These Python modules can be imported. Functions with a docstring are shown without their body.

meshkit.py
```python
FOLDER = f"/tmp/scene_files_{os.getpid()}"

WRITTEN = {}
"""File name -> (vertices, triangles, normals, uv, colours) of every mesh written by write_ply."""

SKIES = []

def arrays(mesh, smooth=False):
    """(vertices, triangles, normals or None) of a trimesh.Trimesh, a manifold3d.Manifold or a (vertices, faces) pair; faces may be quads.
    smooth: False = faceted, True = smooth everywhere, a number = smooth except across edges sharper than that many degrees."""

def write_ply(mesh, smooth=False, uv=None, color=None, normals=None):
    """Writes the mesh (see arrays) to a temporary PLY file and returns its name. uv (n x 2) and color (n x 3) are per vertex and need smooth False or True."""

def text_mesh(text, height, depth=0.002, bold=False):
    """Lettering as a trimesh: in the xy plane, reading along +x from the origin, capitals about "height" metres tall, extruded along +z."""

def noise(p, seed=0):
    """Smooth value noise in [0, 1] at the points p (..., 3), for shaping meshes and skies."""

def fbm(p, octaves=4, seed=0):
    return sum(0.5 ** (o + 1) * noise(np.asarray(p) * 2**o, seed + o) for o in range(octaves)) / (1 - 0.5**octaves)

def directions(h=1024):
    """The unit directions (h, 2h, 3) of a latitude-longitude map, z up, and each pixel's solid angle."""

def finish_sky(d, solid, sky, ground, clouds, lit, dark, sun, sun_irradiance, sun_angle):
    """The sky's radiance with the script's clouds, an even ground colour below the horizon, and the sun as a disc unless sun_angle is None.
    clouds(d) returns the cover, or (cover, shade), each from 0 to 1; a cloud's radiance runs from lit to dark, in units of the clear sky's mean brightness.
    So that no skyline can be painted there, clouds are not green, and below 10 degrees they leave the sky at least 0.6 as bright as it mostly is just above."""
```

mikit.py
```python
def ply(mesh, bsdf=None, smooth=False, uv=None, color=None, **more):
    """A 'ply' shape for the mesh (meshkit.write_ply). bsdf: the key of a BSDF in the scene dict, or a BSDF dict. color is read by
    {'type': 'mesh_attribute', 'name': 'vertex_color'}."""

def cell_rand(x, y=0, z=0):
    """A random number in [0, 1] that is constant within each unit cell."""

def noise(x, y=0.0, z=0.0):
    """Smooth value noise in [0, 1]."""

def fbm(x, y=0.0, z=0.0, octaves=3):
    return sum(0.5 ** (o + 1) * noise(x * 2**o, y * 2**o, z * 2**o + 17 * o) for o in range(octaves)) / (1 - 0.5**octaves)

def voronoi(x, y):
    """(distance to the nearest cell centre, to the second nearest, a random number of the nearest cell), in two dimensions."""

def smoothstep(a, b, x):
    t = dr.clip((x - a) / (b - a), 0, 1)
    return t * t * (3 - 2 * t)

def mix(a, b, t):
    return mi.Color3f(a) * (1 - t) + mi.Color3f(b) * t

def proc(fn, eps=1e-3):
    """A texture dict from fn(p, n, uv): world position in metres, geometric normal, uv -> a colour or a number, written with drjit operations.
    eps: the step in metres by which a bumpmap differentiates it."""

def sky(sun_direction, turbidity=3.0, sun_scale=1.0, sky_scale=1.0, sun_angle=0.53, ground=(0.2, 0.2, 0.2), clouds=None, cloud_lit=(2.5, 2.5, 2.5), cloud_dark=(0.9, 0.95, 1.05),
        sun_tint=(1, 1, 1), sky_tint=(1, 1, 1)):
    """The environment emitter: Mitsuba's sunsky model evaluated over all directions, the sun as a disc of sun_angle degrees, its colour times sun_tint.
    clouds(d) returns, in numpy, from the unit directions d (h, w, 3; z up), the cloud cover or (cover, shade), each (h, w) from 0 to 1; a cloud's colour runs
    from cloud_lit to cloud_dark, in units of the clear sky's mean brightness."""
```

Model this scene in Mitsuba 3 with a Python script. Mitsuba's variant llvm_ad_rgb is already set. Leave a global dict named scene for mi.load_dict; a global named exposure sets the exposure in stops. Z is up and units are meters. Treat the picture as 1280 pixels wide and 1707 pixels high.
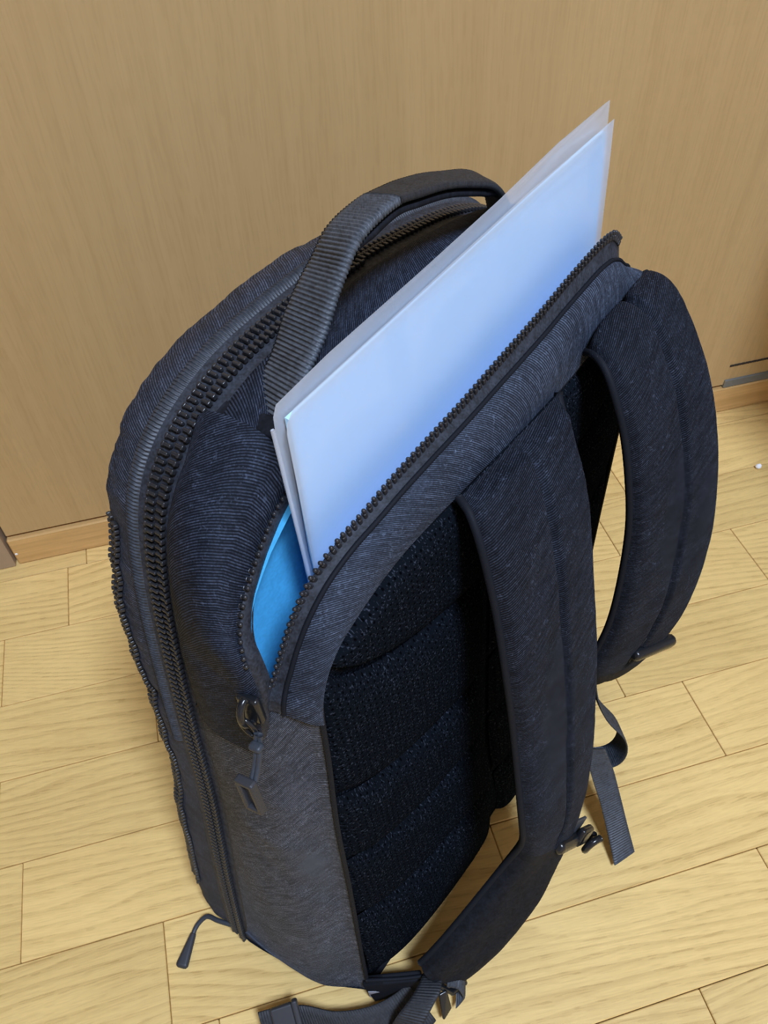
import math, random
import numpy as np, trimesh, drjit as dr, mitsuba as mi
import mikit, meshkit
import manifold3d as m3
from scipy.interpolate import PchipInterpolator, CubicSpline
from shapely.geometry import Polygon

rng = np.random.default_rng(7)
T4 = mi.ScalarTransform4f
scene, labels = {}, {}

# ------------------------------------------------------------------ camera, light, exposure
exposure = 2.85
CAM = np.array([0.0, 0.0, 0.70])
FWD = np.array([0.1604, 0.6460, -0.7463]); UP = np.array([0.2151, 0.7151, 0.6651])
scene['camera'] = dict(type='perspective', fov=2 * math.degrees(math.atan(640 / 1335.8)), fov_axis='x', near_clip=0.02, far_clip=30.0,
                       to_world=T4().look_at(origin=CAM.tolist(), target=(CAM + FWD).tolist(), up=UP.tolist()))
LAMP = (0.34, -0.70, 2.36)          # round ceiling lamp of the room, behind and to the right of the camera
scene['ceiling_lamp__diffuser'] = dict(type='disk', to_world=T4().translate(LAMP).rotate([1, 0, 0], 180).scale(0.24),
                                       emitter=dict(type='area', radiance=dict(type='rgb', value=[12.5, 15.4, 20.5])))

# ------------------------------------------------------------------ materials
def srgb(r, g, b):
    c = np.array([r, g, b]) / 255.0
    return np.where(c <= 0.04045, c / 12.92, ((c + 0.055) / 1.055) ** 2.4).tolist()

def rgb(*c): return dict(type='rgb', value=list(c))

def two(b): return dict(type='twosided', bsdf=b)

def prin(color, rough=0.6, **k):
    return two(dict(type='principled', base_color=color, roughness=rough, **k))

def bumped(b, fn, scale, eps=2e-4):
    return two(dict(type='bumpmap', arbitrary=mikit.proc(fn, eps=eps), scale=scale, nested_bsdf=b)) if False else \
        two(dict(type='bumpmap', nested_texture=mikit.proc(fn, eps=eps), scale=scale, nested_bsdf=b))

N, FB, SS, MIX = mikit.noise, mikit.fbm, mikit.smoothstep, mikit.mix

def twill_height(uv, pitch=0.0014, k=0.55):
    a = (uv.x + uv.y * k) / pitch
    return 0.5 + 0.5 * dr.sin(2 * dr.pi * a)

def twill_col(dark, light, pitch=0.0014, k=0.55, amt=0.55):
    def fn(p, n, uv):
        h = twill_height(uv, pitch, k)
        a = dr.floor((uv.x + uv.y * k) / pitch)
        th = mikit.cell_rand(a, dr.floor((uv.y - uv.x * 0.3) / 0.006))
        fl = N(uv.x / 0.0007, uv.y / 0.0007)
        fl2 = N((uv.x + k * uv.y) / 0.0016, (uv.y - .4 * uv.x) / 0.012, 3.0)
        big = FB(uv.x / 0.03, uv.y / 0.03, 1.0)
        fleck = SS(.70, .92, N(uv.x / .0009, uv.y / .0009, 8.0)) * SS(.45, .8, N(uv.x / .004, uv.y / .004, 11.0))
        t = h * (0.25 + 0.5 * th + 0.55 * fl2) * (0.45 + 0.9 * fl) * amt * (0.75 + 0.5 * big) + fleck * .30
        return MIX(dark, light, dr.clip(t, 0, 1))
    return fn

def plain_cloth(c, var=0.35, f=0.0012):
    c = np.array(c)
    def fn(p, n, uv):
        t = N(uv.x / f, uv.y / f) * 0.6 + N(uv.x / (f * 3), uv.y / (f * 3), 2.0) * 0.4
        return MIX((c * (1 - var)).tolist(), (c * (1 + var)).tolist(), t)
    return fn

def mesh_col(p, n, uv):
    a, b = uv.x / 0.0042, uv.y / 0.0042
    d = dr.sqrt(dr.square(a - dr.floor(a) - .5) + dr.square(b - dr.floor(b) - .5))
    hole = 1 - SS(0.10, 0.23, d)
    sp = SS(0.70, 1.0, N(uv.x / 0.0007, uv.y / 0.0007, 5.0))
    base = MIX((.0050, .0066, .0092), (.050, .060, .082), sp * 0.7)
    return base * (1 - hole * 0.75)

def mesh_h(p, n, uv):
    a, b = uv.x / 0.0042, uv.y / 0.0042
    d = dr.sqrt(dr.square(a - dr.floor(a) - .5) + dr.square(b - dr.floor(b) - .5))
    return SS(0.12, 0.34, d) + 0.5 * N(uv.x / 0.0009, uv.y / 0.0009, 5.0)

DARK_TW = twill_col((.0026, .0036, .0062), (.075, .095, .145))
GREY_TW = twill_col((.017, .019, .024), (.21, .23, .28), pitch=0.0015, k=0.45, amt=0.6)
STRAP_TW = twill_col((.0024, .0032, .0052), (.075, .092, .135), pitch=0.0014, k=0.35, amt=0.38)
F_TW = twill_col((.006, .007, .010), (.09, .105, .15), pitch=0.0015, k=-0.6)
scene['dark_twill'] = bumped(dict(type='principled', base_color=mikit.proc(DARK_TW), roughness=.7, specular=.12, sheen=.04),
                             lambda p, n, uv: twill_height(uv), 0.00022)
RIM_TW = twill_col((.0065, .0085, .0135), (.125, .16, .232), k=.8)
scene['rim_twill'] = bumped(dict(type='principled', base_color=mikit.proc(RIM_TW), roughness=.7, specular=.22, sheen=.08),
                            lambda p, n, uv: twill_height(uv, .0014, .8), 0.00022)
scene['front_twill'] = bumped(dict(type='principled', base_color=mikit.proc(F_TW), roughness=.6, specular=.3, sheen=.1),
                              lambda p, n, uv: twill_height(uv, .0015, -.6), 0.0002)
scene['grey_twill'] = bumped(dict(type='principled', base_color=mikit.proc(GREY_TW), roughness=.7, specular=.14, sheen=.05),
                             lambda p, n, uv: twill_height(uv, .0015, .45), 0.0002)
scene['strap_twill'] = bumped(dict(type='principled', base_color=mikit.proc(STRAP_TW), roughness=.7, specular=.10, sheen=.04),
                              lambda p, n, uv: twill_height(uv, .0014, .35), 0.00018)
scene['spacer_mesh'] = bumped(dict(type='diffuse', reflectance=mikit.proc(mesh_col)), mesh_h, 0.00014)
scene['zipper_tape'] = prin(mikit.proc(plain_cloth((.020, .023, .031), .75, .0009)), .65, specular=.35, sheen=.2)
scene['webbing'] = prin(mikit.proc(plain_cloth((.030, .036, .046), .5, .0009)), .5, specular=.45, sheen=.15)
scene['black_webbing'] = prin(mikit.proc(plain_cloth((.017, .018, .021), .5, .0009)), .55, specular=.35)
scene['handle_webbing'] = prin(mikit.proc(plain_cloth((.058, .068, .082), .5, .0009)), .5, specular=.4, sheen=.1)
scene['binding'] = prin(mikit.proc(plain_cloth((.0085, .010, .014), .5, .001)), .65, specular=.12)
scene['black_cloth'] = prin(mikit.proc(plain_cloth((.0085, .0095, .013), .5, .0012)), .75, specular=.12)
scene['black_plastic'] = prin(rgb(.010, .011, .013), .22, specular=.5)
scene['matte_plastic'] = prin(rgb(.030, .031, .036), .5, specular=.4)
scene['tooth_plastic'] = prin(rgb(.020, .020, .022), .28, specular=.5)
scene['teal_lining'] = prin(mikit.proc(plain_cloth((.075, .42, .72), .12, .0012)), .6, specular=.3)
scene['grey_tab'] = prin(rgb(.25, .25, .28), .5)
# clear folder: hazy polypropylene film
def haze(p, n, uv): return 0.60 + 0.10 * N(uv.x / 0.03, uv.y / 0.03)
scene['film'] = dict(type='blendbsdf', weight=mikit.proc(haze),
                     a=dict(type='thindielectric', int_ior=1.45),
                     b=dict(type='principledthin', base_color=rgb(.78, .86, .98), roughness=.35, spec_trans=0.0, diff_trans=1.0, eta=1.45))
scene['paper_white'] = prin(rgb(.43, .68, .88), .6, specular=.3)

# wood of floor and door
def plank_fn(seed, tone):
    r = np.random.default_rng(seed); ox, oy = r.uniform(0, 50, 2); cath = r.uniform(0.15, 1.0); ph = r.uniform(-.04, .04)
    c0 = np.array([.69, .475, .180]) * tone
    sl = r.uniform(-.12, .12)
    def fn(p, n, uv):
        x, y = uv.x, uv.y + sl * uv.x
        warp = FB(x / 0.22 + ox, y / 0.035 + oy, 1.0) - .5
        q = (y + ph) / 0.012 + warp * 3.0 + cath * dr.square((x + ph * 2) / .075) * (y * 12)
        ring = q - dr.floor(q)
        late = SS(0.35, 0.92, ring) * (1 - SS(0.93, 1.0, ring))
        late = late * (0.1 + 0.95 * FB(x / 0.09 + ox, y / 0.014, 4.0))
        fine = FB(x / 0.012 + oy, y / 0.0009 + ox, 2.0)
        pore = SS(0.63, 0.8, N(x / 0.010 + ox, y / 0.0007 + oy, 7.0)) * (0.3 + 0.7 * late)
        tone_l = FB(x / 0.1 + oy, y / 0.05 + ox, 9.0) - .5
        c = MIX((c0 * 1.06).tolist(), (c0 * np.array([.72, .66, .58])).tolist(), dr.clip(late * .62 + (fine - .5) * .45 + pore * .5 + tone_l * .5, -.3, 1))
        return dr.clip(c, 0.01, 1)
    return fn
NWOOD = 7
for i in range(NWOOD):
    tone = [1.0, 1.05, .96, 1.02, .93, 1.04, .98][i]
    scene[f'plank_wood_{i}'] = two(dict(type='principled', base_color=mikit.proc(plank_fn(100 + i, tone)), roughness=.45, specular=.25, clearcoat=.06, clearcoat_gloss=.8))
def door_col(p, n, uv):
    x, z = p.x, p.z
    xs = x + .012 * (FB(z / .35, x / .2, 3.0) - .5)
    fine = FB(xs / .0016, z / .07, 1.0)
    mid = FB(xs / .011, z / .4, 5.0)
    fl = SS(.55, .8, N(xs / .0012, z / .018, 9.0))
    t = dr.clip(.5 + (fine - .5) * .34 + (mid - .5) * .5 - fl * .2, 0, 1)
    return MIX((.43, .282, .124), (.525, .358, .168), t)
scene['door_veneer'] = two(dict(type='principled', base_color=mikit.proc(door_col), roughness=.42, specular=.3))
def trim_col(p, n, uv):
    t = FB(p.x / .06, p.z / .003, 2.0)
    return MIX((.46, .27, .095), (.66, .41, .17), t)
scene['trim_wood'] = two(dict(type='principled', base_color=mikit.proc(trim_col), roughness=.3, specular=.4))
scene['jamb_paint'] = prin(rgb(.34, .24, .15), .5)
scene['dark_gap'] = prin(rgb(.03, .022, .016), .8)
scene['grey_metal'] = prin(rgb(.20, .21, .20), .4, metallic=.3)
scene['wall_paint'] = prin(rgb(.75, .71, .65), .85)
scene['ceiling_paint'] = prin(rgb(.72, .70, .66), .9)
scene['subfloor'] = prin(rgb(.16, .09, .035), .8)
scene['lint_white'] = prin(rgb(.8, .8, .8), .8)
scene['cabinet_brown'] = prin(rgb(.045, .024, .014), .5)

# ------------------------------------------------------------------ helpers
def put(key, mesh, bsdf, smooth=False, uv=None, label=None, kind=None, category=None, group=None, **more):
    n, k = 0, key
    while k in scene:
        n += 1; k = f'{key}_{n:03d}'
    scene[k] = mikit.ply(mesh, bsdf, smooth=smooth, uv=uv, **more)
    meta(k, label, kind, category, group)
    return k

def meta(k, label=None, kind=None, category=None, group=None):
    d = {a: b for a, b in dict(label=label, kind=kind, category=category, group=group).items() if b}
    if d: labels[k] = d

def box(x0, x1, y0, y1, z0, z1, ch=0.0):
    if ch <= 0:
        m = trimesh.creation.box((x1 - x0, y1 - y0, z1 - z0)); m.apply_translation(((x0 + x1) / 2, (y0 + y1) / 2, (z0 + z1) / 2)); return m
    P = []
    for x, sx in ((x0, 1), (x1, -1)):
        for y, sy in ((y0, 1), (y1, -1)):
            for z, sz in ((z0, 1), (z1, -1)):
                P += [(x + sx * ch, y + sy * ch, z), (x + sx * ch, y, z + sz * ch), (x, y + sy * ch, z + sz * ch)]
    return trimesh.convex.convex_hull(np.array(P))

def join(ms): return trimesh.util.concatenate(ms)

def grid_faces(n, m, close_u=False, close_v=False):
    F = []
    i = np.arange(n if close_u else n - 1); j = np.arange(m if close_v else m - 1)
    I, J = np.meshgrid(i, j, indexing='ij'); I2, J2 = (I + 1) % n, (J + 1) % m
    return np.stack([I * m + J, I2 * m + J, I2 * m + J2, I * m + J2], -1).reshape(-1, 4)

def tri(F): return np.vstack([F[:, [0, 1, 2]], F[:, [0, 2, 3]]])

# bag frame: u across the width (left to right), v front-back (0 at the back panel), w up; the bag leans forward a little
O = np.array([.0037, .1369, 0.0]); TH = math.radians(37.5)
U = np.array([math.cos(TH), math.sin(TH), 0]); V = np.array([-math.sin(TH), math.cos(TH), 0]); Wd = np.array([0, 0, 1.0]) + .09 * V
A3 = np.c_[U, V, Wd]
def W3(b): return O + np.asarray(b, float) @ A3.T
def Vec(b): return np.asarray(b, float) @ A3.T

def curve(P, n, kind='pchip'):
    """resample control points to n points, evenly in arc length"""
    P = np.asarray(P, float); s = np.r_[0, np.cumsum(np.linalg.norm(np.diff(P, axis=0), axis=1))]
    f = (PchipInterpolator if kind == 'pchip' else CubicSpline)(s, P, axis=0)
    d = f(np.linspace(0, s[-1], 8 * n)); L = np.r_[0, np.cumsum(np.linalg.norm(np.diff(d, axis=0), axis=1))]
    t = np.linspace(0, L[-1], n)
    return np.stack([np.interp(t, L, d[:, k]) for k in range(d.shape[1])], 1)

def rail(P, n):
    """control points keep their index, so that rails with equal control counts correspond"""
    P = np.asarray(P, float); k = np.arange(len(P))
    return PchipInterpolator(k, P, axis=0)(np.linspace(0, len(P) - 1, n))

def sheet(G, noise=0.0, nf=25.0, seed=0.0, world=False, cross=None):
    """open grid surface through G (n, m, 3) in bag coordinates -> (mesh, uv); noise pushes it along its normals"""
    n, m = G.shape[:2]
    X = np.asarray(G, float) if world else W3(G.reshape(-1, 3)).reshape(n, m, 3)
    if noise:
        du = np.gradient(X, axis=0); dv = np.gradient(X, axis=1); nn = np.cross(du, dv); nn /= np.linalg.norm(nn, axis=-1, keepdims=True) + 1e-12
        h = meshkit.fbm(X.reshape(-1, 3) * nf + seed).reshape(n, m)
        e = np.minimum(np.arange(m), np.arange(m)[::-1]) / max(1, m // 3); e = np.clip(e, 0, 1)
        X = X + nn * (noise * (h - h.mean()) * e)[..., None]
    su = np.r_[0, np.cumsum(np.linalg.norm(np.diff(X, axis=0), axis=2).mean(1))]
    sv = np.r_[0, np.cumsum(np.linalg.norm(np.diff(X, axis=1), axis=2).mean(0))]
    uv = np.stack(np.meshgrid(su, sv, indexing='ij'), -1).reshape(-1, 2)
    return (X.reshape(-1, 3), tri(grid_faces(n, m))), uv

def loft(rails, m=12, lin=False):
    R = np.stack(rails, 1)                       # n, k, 3
    k = np.arange(R.shape[1]); f = PchipInterpolator(k, R, axis=1) if not lin and R.shape[1] > 2 else None
    t = np.linspace(0, R.shape[1] - 1, m)
    if f is not None: return f(t)
    i = np.minimum(t.astype(int), R.shape[1] - 2); a = (t - i)[None, :, None]
    return R[:, i] * (1 - a) + R[:, i + 1] * a

def frames(P, up=None):
    T = np.gradient(P, axis=0); T /= np.linalg.norm(T, axis=1, keepdims=True) + 1e-12
    n = np.asarray(up if up is not None else [0.3, 0.2, 0.93], float)
    Ns = []
    for i, t in enumerate(T):
        a = n if up is None or np.ndim(up) == 1 else up[i]
        v = a - t * (a @ t)
        if np.linalg.norm(v) < 1e-3: v = np.cross(t, [1, 0, 0])
        v /= np.linalg.norm(v); Ns.append(v)
        if up is None: n = v
    Ns = np.array(Ns); return T, Ns, np.cross(T, Ns)

def tube(P, r, sides=8, caps=True, up=None):
    """P world points"""
    P = np.asarray(P, float); T, a, b = frames(P, up)
    r = np.broadcast_to(r, (len(P),)); th = np.arange(sides) * 2 * np.pi / sides
    X = P[:, None] + r[:, None, None] * (np.cos(th)[None, :, None] * a[:, None] + np.sin(th)[None, :, None] * b[:, None])
    n = len(P); V_ = X.reshape(-1, 3); F = tri(grid_faces(n, sides, close_v=True))
    if caps:
        V_ = np.vstack([V_, P[0], P[-1]]); c0, c1 = n * sides, n * sides + 1; j = np.arange(sides); j2 = (j + 1) % sides
        F = np.vstack([F, np.c_[np.full(sides, c0), j2, j], np.c_[np.full(sides, c1), (n - 1) * sides + j, (n - 1) * sides + j2]])
    return trimesh.Trimesh(V_, F, process=False)

def ribbon(Lp, Rp, th, ribs=0.0, rib_h=0.0003, n=None, round_=0.5, side=3, dome=0.0):
    """solid band between two edge curves (world), thickness th; ribs > 0: real cross ribs of that pitch. Returns (mesh, uv)"""
    Lp, Rp = np.asarray(Lp), np.asarray(Rp); c = (Lp + Rp) / 2
    S = np.r_[0, np.cumsum(np.linalg.norm(np.diff(c, axis=0), axis=1))]
    if n is None: n = max(24, int(S[-1] / (ribs / 4)) if ribs else int(S[-1] / .003))
    t = np.linspace(0, S[-1], n)
    f = lambda Q: np.stack([np.interp(t, S, Q[:, k]) for k in range(3)], 1)
    Lq, Rq = f(CubicSpline(S, Lp)(np.linspace(0, S[-1], 1)) if False else Lp), f(Rp)
    c = (Lq + Rq) / 2; wd = Rq - Lq; T = np.gradient(c, axis=0); nn = np.cross(T, wd); nn /= np.linalg.norm(nn, axis=1, keepdims=True)
    h = th / 2 + (rib_h * (np.sin(2 * np.pi * t / ribs)) if ribs else 0 * t)
    xs = np.linspace(-1, 1, 9)
    prof = [(x, (1 - 0.35 * abs(x) ** 6) + dome * (1 - x * x)) for x in xs] + [(x, -(1 - .35 * abs(x) ** 6)) for x in xs[::-1]]
    X = np.stack([c + wd * .5 * x + nn * (h * y)[:, None] for x, y in prof], 1)
    m = len(prof); V_ = X.reshape(-1, 3); F = tri(grid_faces(n, m, close_v=True))
    V_ = np.vstack([V_, c[0], c[-1]]); j = np.arange(m); j2 = (j + 1) % m
    F = np.vstack([F, np.c_[np.full(m, n * m), j2, j], np.c_[np.full(m, n * m + 1), (n - 1) * m + j, (n - 1) * m + j2]])
    w = np.linalg.norm(wd, axis=1).mean()
    cx = np.array([p[0] for p in prof]) * w / 2
    uv = np.vstack([np.stack(np.meshgrid(t, cx, indexing='ij'), -1).reshape(-1, 2), [[0, 0], [0, 0]]])
    return (V_, F), uv

def hull(pts, r):
    s = m3.Manifold.sphere(1.0, 12)
    r = np.broadcast_to(r, (len(pts),))
    m = m3.Manifold.batch_hull([s.scale([float(q)] * 3).translate([float(a) for a in p]) for p, q in zip(pts, r)]).to_mesh()
    return trimesh.Trimesh(m.vert_properties[:, :3], m.tri_verts, process=False)

def frame_box(c, ax, ay, az, sx, sy, sz, r):
    """rounded box at c with axes (unit world vectors) and full sizes"""
    c = np.asarray(c); P = [c + ax * (sx / 2 - r) * i + ay * (sy / 2 - r) * j + az * (sz / 2 - r) * k for i in (-1, 1) for j in (-1, 1) for k in (-1, 1)]
    return hull(P, r)

def unit(v): v = np.asarray(v, float); return v / np.linalg.norm(v)

# ------------------------------------------------------------------ the room
WY = 0.6478                                                    # face of the rail below the door
W_PL = 0.07962; Y3 = 0.3095
put('floor', box(-2.6, 2.6, -2.6, 1.0, -.03, -.008), 'subfloor', kind='structure')
seams = [Y3 + k * W_PL for k in range(-15, 6)]
joints = {-2: [-.105, .350], -1: [-.1396, .141], 0: [-.251, .03], 1: [-.06, .29], 2: [-.275, .384], 3: [.10, .4337]}
prng = np.random.default_rng(3); pk = 0
for r in range(-6, 6):
    y0, y1 = Y3 + (r - 1) * W_PL, Y3 + r * W_PL
    # row r lies below seam r; rows of the photograph have their joints where the photograph shows them
    js = {(-1): joints[-1], 0: joints[0], 1: [.03, .31], 2: [-.13, .52], 3: joints[2], 4: [.05, .4337], -2: [-.105, .350]}.get(r - 0, list(prng.uniform(-.2, .2, 1)))
    xs = sorted(js)
    while xs[0] > -1.0: xs.insert(0, xs[0] - prng.choice([.303, .34, .26]))
    while xs[-1] < 1.3: xs.append(xs[-1] + prng.choice([.303, .34, .26]))
    if y0 > WY: continue
    y1 = min(y1, WY + .02)
    for a, b in zip(xs[:-1], xs[1:]):
        g = .0003; m = box(a + g, b - g, y0 + g, y1 - g, -.010, prng.uniform(-.0003, 0.0), .0007)
        uv = np.c_[m.vertices[:, 0] - (a + b) / 2, m.vertices[:, 1] - (y0 + y1) / 2]
        put('floor__plank', m, f'plank_wood_{int(prng.integers(NWOOD))}', uv=uv)
# farther parts of the floor (outside the frame) in one piece
put('floor__floor_field', join([box(-2.6, -1.0, -2.6, 1.0, -.01, -.0004), box(1.3, 2.6, -2.6, 1.0, -.01, -.0004), box(-1.0, 1.3, -2.6, Y3 - 7 * W_PL, -.01, -.0004)]), 'trim_wood', kind='stuff')
put('door_1', box(-.2615, 1.30, WY + .004, WY + .04, .0432, 2.0, .0008), 'door_veneer', kind='structure')
put('trim_1', join([box(-.2625, 1.30, WY, WY + .06, 0, .0400, .0015)]), 'trim_wood', kind='structure')
put('trim_2', box(-.60, -.2655, WY - .002, WY + .06, 0, 2.2, .001), 'jamb_paint', kind='structure')
put('wall_back', box(-2.6, 2.6, WY + .05, WY + .12, 0, 2.4), 'dark_gap', kind='structure')
put('door_1__floor_guide', box(.6065, .80, WY + .0015, WY + .03, .0402, .0515, .0006), 'grey_metal', label='grey metal guide strip')
put('door_1__groove', box(.607, .90, WY + .0030, WY + .01, .0722, .0745), 'dark_gap', label='thin dark groove')
nail = trimesh.creation.icosphere(2, .0016); nail.apply_transform(np.diag([1, .5, 1, 1])); nail.apply_translation((-.2595, WY, .0175))
put('trim_1__nail_head', nail, 'lint_white', smooth=True, label='bright nail head')
put('wall_left', box(-2.7, -2.6, -2.6, 1.0, 0, 2.4), 'wall_paint', kind='structure')
put('wall_right', box(2.6, 2.7, -2.6, 1.0, 0, 2.4), 'wall_paint', kind='structure')
put('wall_front', box(-2.6, 2.6, -2.7, -2.6, 0, 2.4), 'wall_paint', kind='structure')
put('ceiling', box(-2.6, 2.6, -2.6, 1.0, 2.4, 2.45), 'ceiling_paint', kind='structure')
hous = trimesh.creation.cylinder(radius=.27, height=.035, sections=48); hous.apply_translation((LAMP[0], LAMP[1], 2.3825))
put('ceiling_lamp__housing', hous, 'ceiling_paint')
meta('ceiling_lamp', 'round white ceiling lamp above the room', None, 'lamp')

# ------------------------------------------------------------------ rails of the backpack (u, v, w)
NB = 420
RA = [(.003, -.004, .008), (.010, -.001, .08), (.018, 0, .175), (.023, 0, .253), (.030, 0, .317), (.035, 0, .365), (.045, 0, .385), (.066, 0, .398), (.11, 0, .406), (.18, 0, .404),
      (.25, 0, .401), (.328, 0, .411), (.364, 0, .421), (.376, 0, .398), (.352, 0, .28), (.337, 0, .20), (.322, 0, .10), (.312, -.004, .008)]
RM = [(-.027, .100, .010), (-.013, .1, .1), (.005, .1, .2), (.016, .1, .28), (.024, .1, .33), (.033, .1, .376), (.049, .1, .422), (.078, .1, .450), (.13, .1, .466), (.20, .1, .470),
      (.268, .1, .464), (.325, .1, .450), (.358, .1, .428), (.374, .1, .38), (.366, .1, .28), (.352, .1, .2), (.336, .1, .1), (.325, .1, .010)]
RA, RM = np.array(RA), np.array(RM)
A, M = rail(RA, NB), rail(RM, NB)
cenr = np.array([.19, 0, .2])
def off(Rl, dv, g):
    """rail moved by dv in v and grown by g away from the middle of the bag"""
    X = Rl.copy(); T = np.gradient(X, axis=0); nrm = np.stack([-T[:, 2], 0 * T[:, 0], T[:, 0]], 1); nrm /= np.linalg.norm(nrm, axis=1, keepdims=True) + 1e-9
    s = np.sign(((X - cenr) * nrm).sum(1, keepdims=True)); s[s == 0] = 1
    return X + nrm * s * g + [0, dv, 0]
B_up = np.array([(.018, .028, .315), (.0195, .025, .345), (.0215, .022, .373), (.023, .025, .392), (.027, .030, .401), (.035, .034, .411), (.047, .038, .418), (.061, .042, .425), (.080, .045, .434),
                 (.13, .046, .447), (.20, .05, .452), (.27, .05, .447), (.325, .046, .436), (.350, .038, .412), (.358, .025, .37), (.357, .022, .34), (.352, .028, .30)])
T_up = np.array([(.018, .0225, .330), (.0225, .0215, .362), (.0277, .022, .370), (.0321, .021, .3776), (.0381, .020, .388), (.0485, .018, .4047), (.0618, .016, .4177), (.0778, .014, .4258), (.0954, .014, .4276),
                 (.1188, .014, .4312), (.1432, .014, .4334), (.1744, .014, .4357), (.2141, .014, .4403), (.2573, .014, .4452), (.2905, .014, .4502), (.3263, .014, .4534), (.340, .014, .452),
                 (.356, .015, .440), (.366, .018, .40), (.362, .021, .36)])
BP = 'backpack__'
meta('backpack', 'black heather backpack standing open on the wooden floor with a clear folder in it', None, 'backpack')

# ---- lower side panels (grey heather) : from the back seam to the main zipper
def sub(Rl, a, b, n): return np.stack([np.interp(np.linspace(a, b, n), np.linspace(0, 17, len(Rl)), Rl[:, k]) for k in range(3)], 1)
Mi = off(M, -.013, .000)
def wcut(Rl, w, left=True):
    """index value (0..17) where the rail reaches height w on its left / right side"""
    h = len(Rl) // 2; t = np.linspace(0, 17, len(Rl))
    return float(np.interp(w, Rl[:h, 2], t[:h])) if left else float(np.interp(-w, -Rl[h:, 2], t[h:]))
n1 = 90
def lower_panel(left):
    if left:
        ra = sub(A, 0, wcut(A, .372), n1); rm = sub(Mi, 0, wcut(Mi, .300), n1)
    else:
        ra = sub(A, wcut(A, .345, False), 17, n1); rm = sub(Mi, wcut(Mi, .30, False), 17, n1)
    sg = -1 if left else 1
    t = np.linspace(0, 1, n1) if left else np.linspace(1, 0, n1)
    # belly between the two seams; it rounds in at the foot
    belly = (.010 + .006 * np.sin(np.pi * t))[:, None] * [sg, 0, 0]
    a1 = ra + [sg * .002, .006, 0]
    m1 = ra * .67 + rm * .33 + belly * .9; m2 = ra * .33 + rm * .67 + belly * .7
    for q in (m1, m2): q[:, 2] -= .012 * np.sin(np.pi * np.clip(t, 0, 1)) * 0 - 0
    foot = np.exp(-t / .06)[:, None]
    m1 += foot * [0, 0, .004]; m2 += foot * [0, 0, .018]; rm = rm + foot * [0, 0, .030]
    return [ra, a1, m1, m2, rm]
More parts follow.
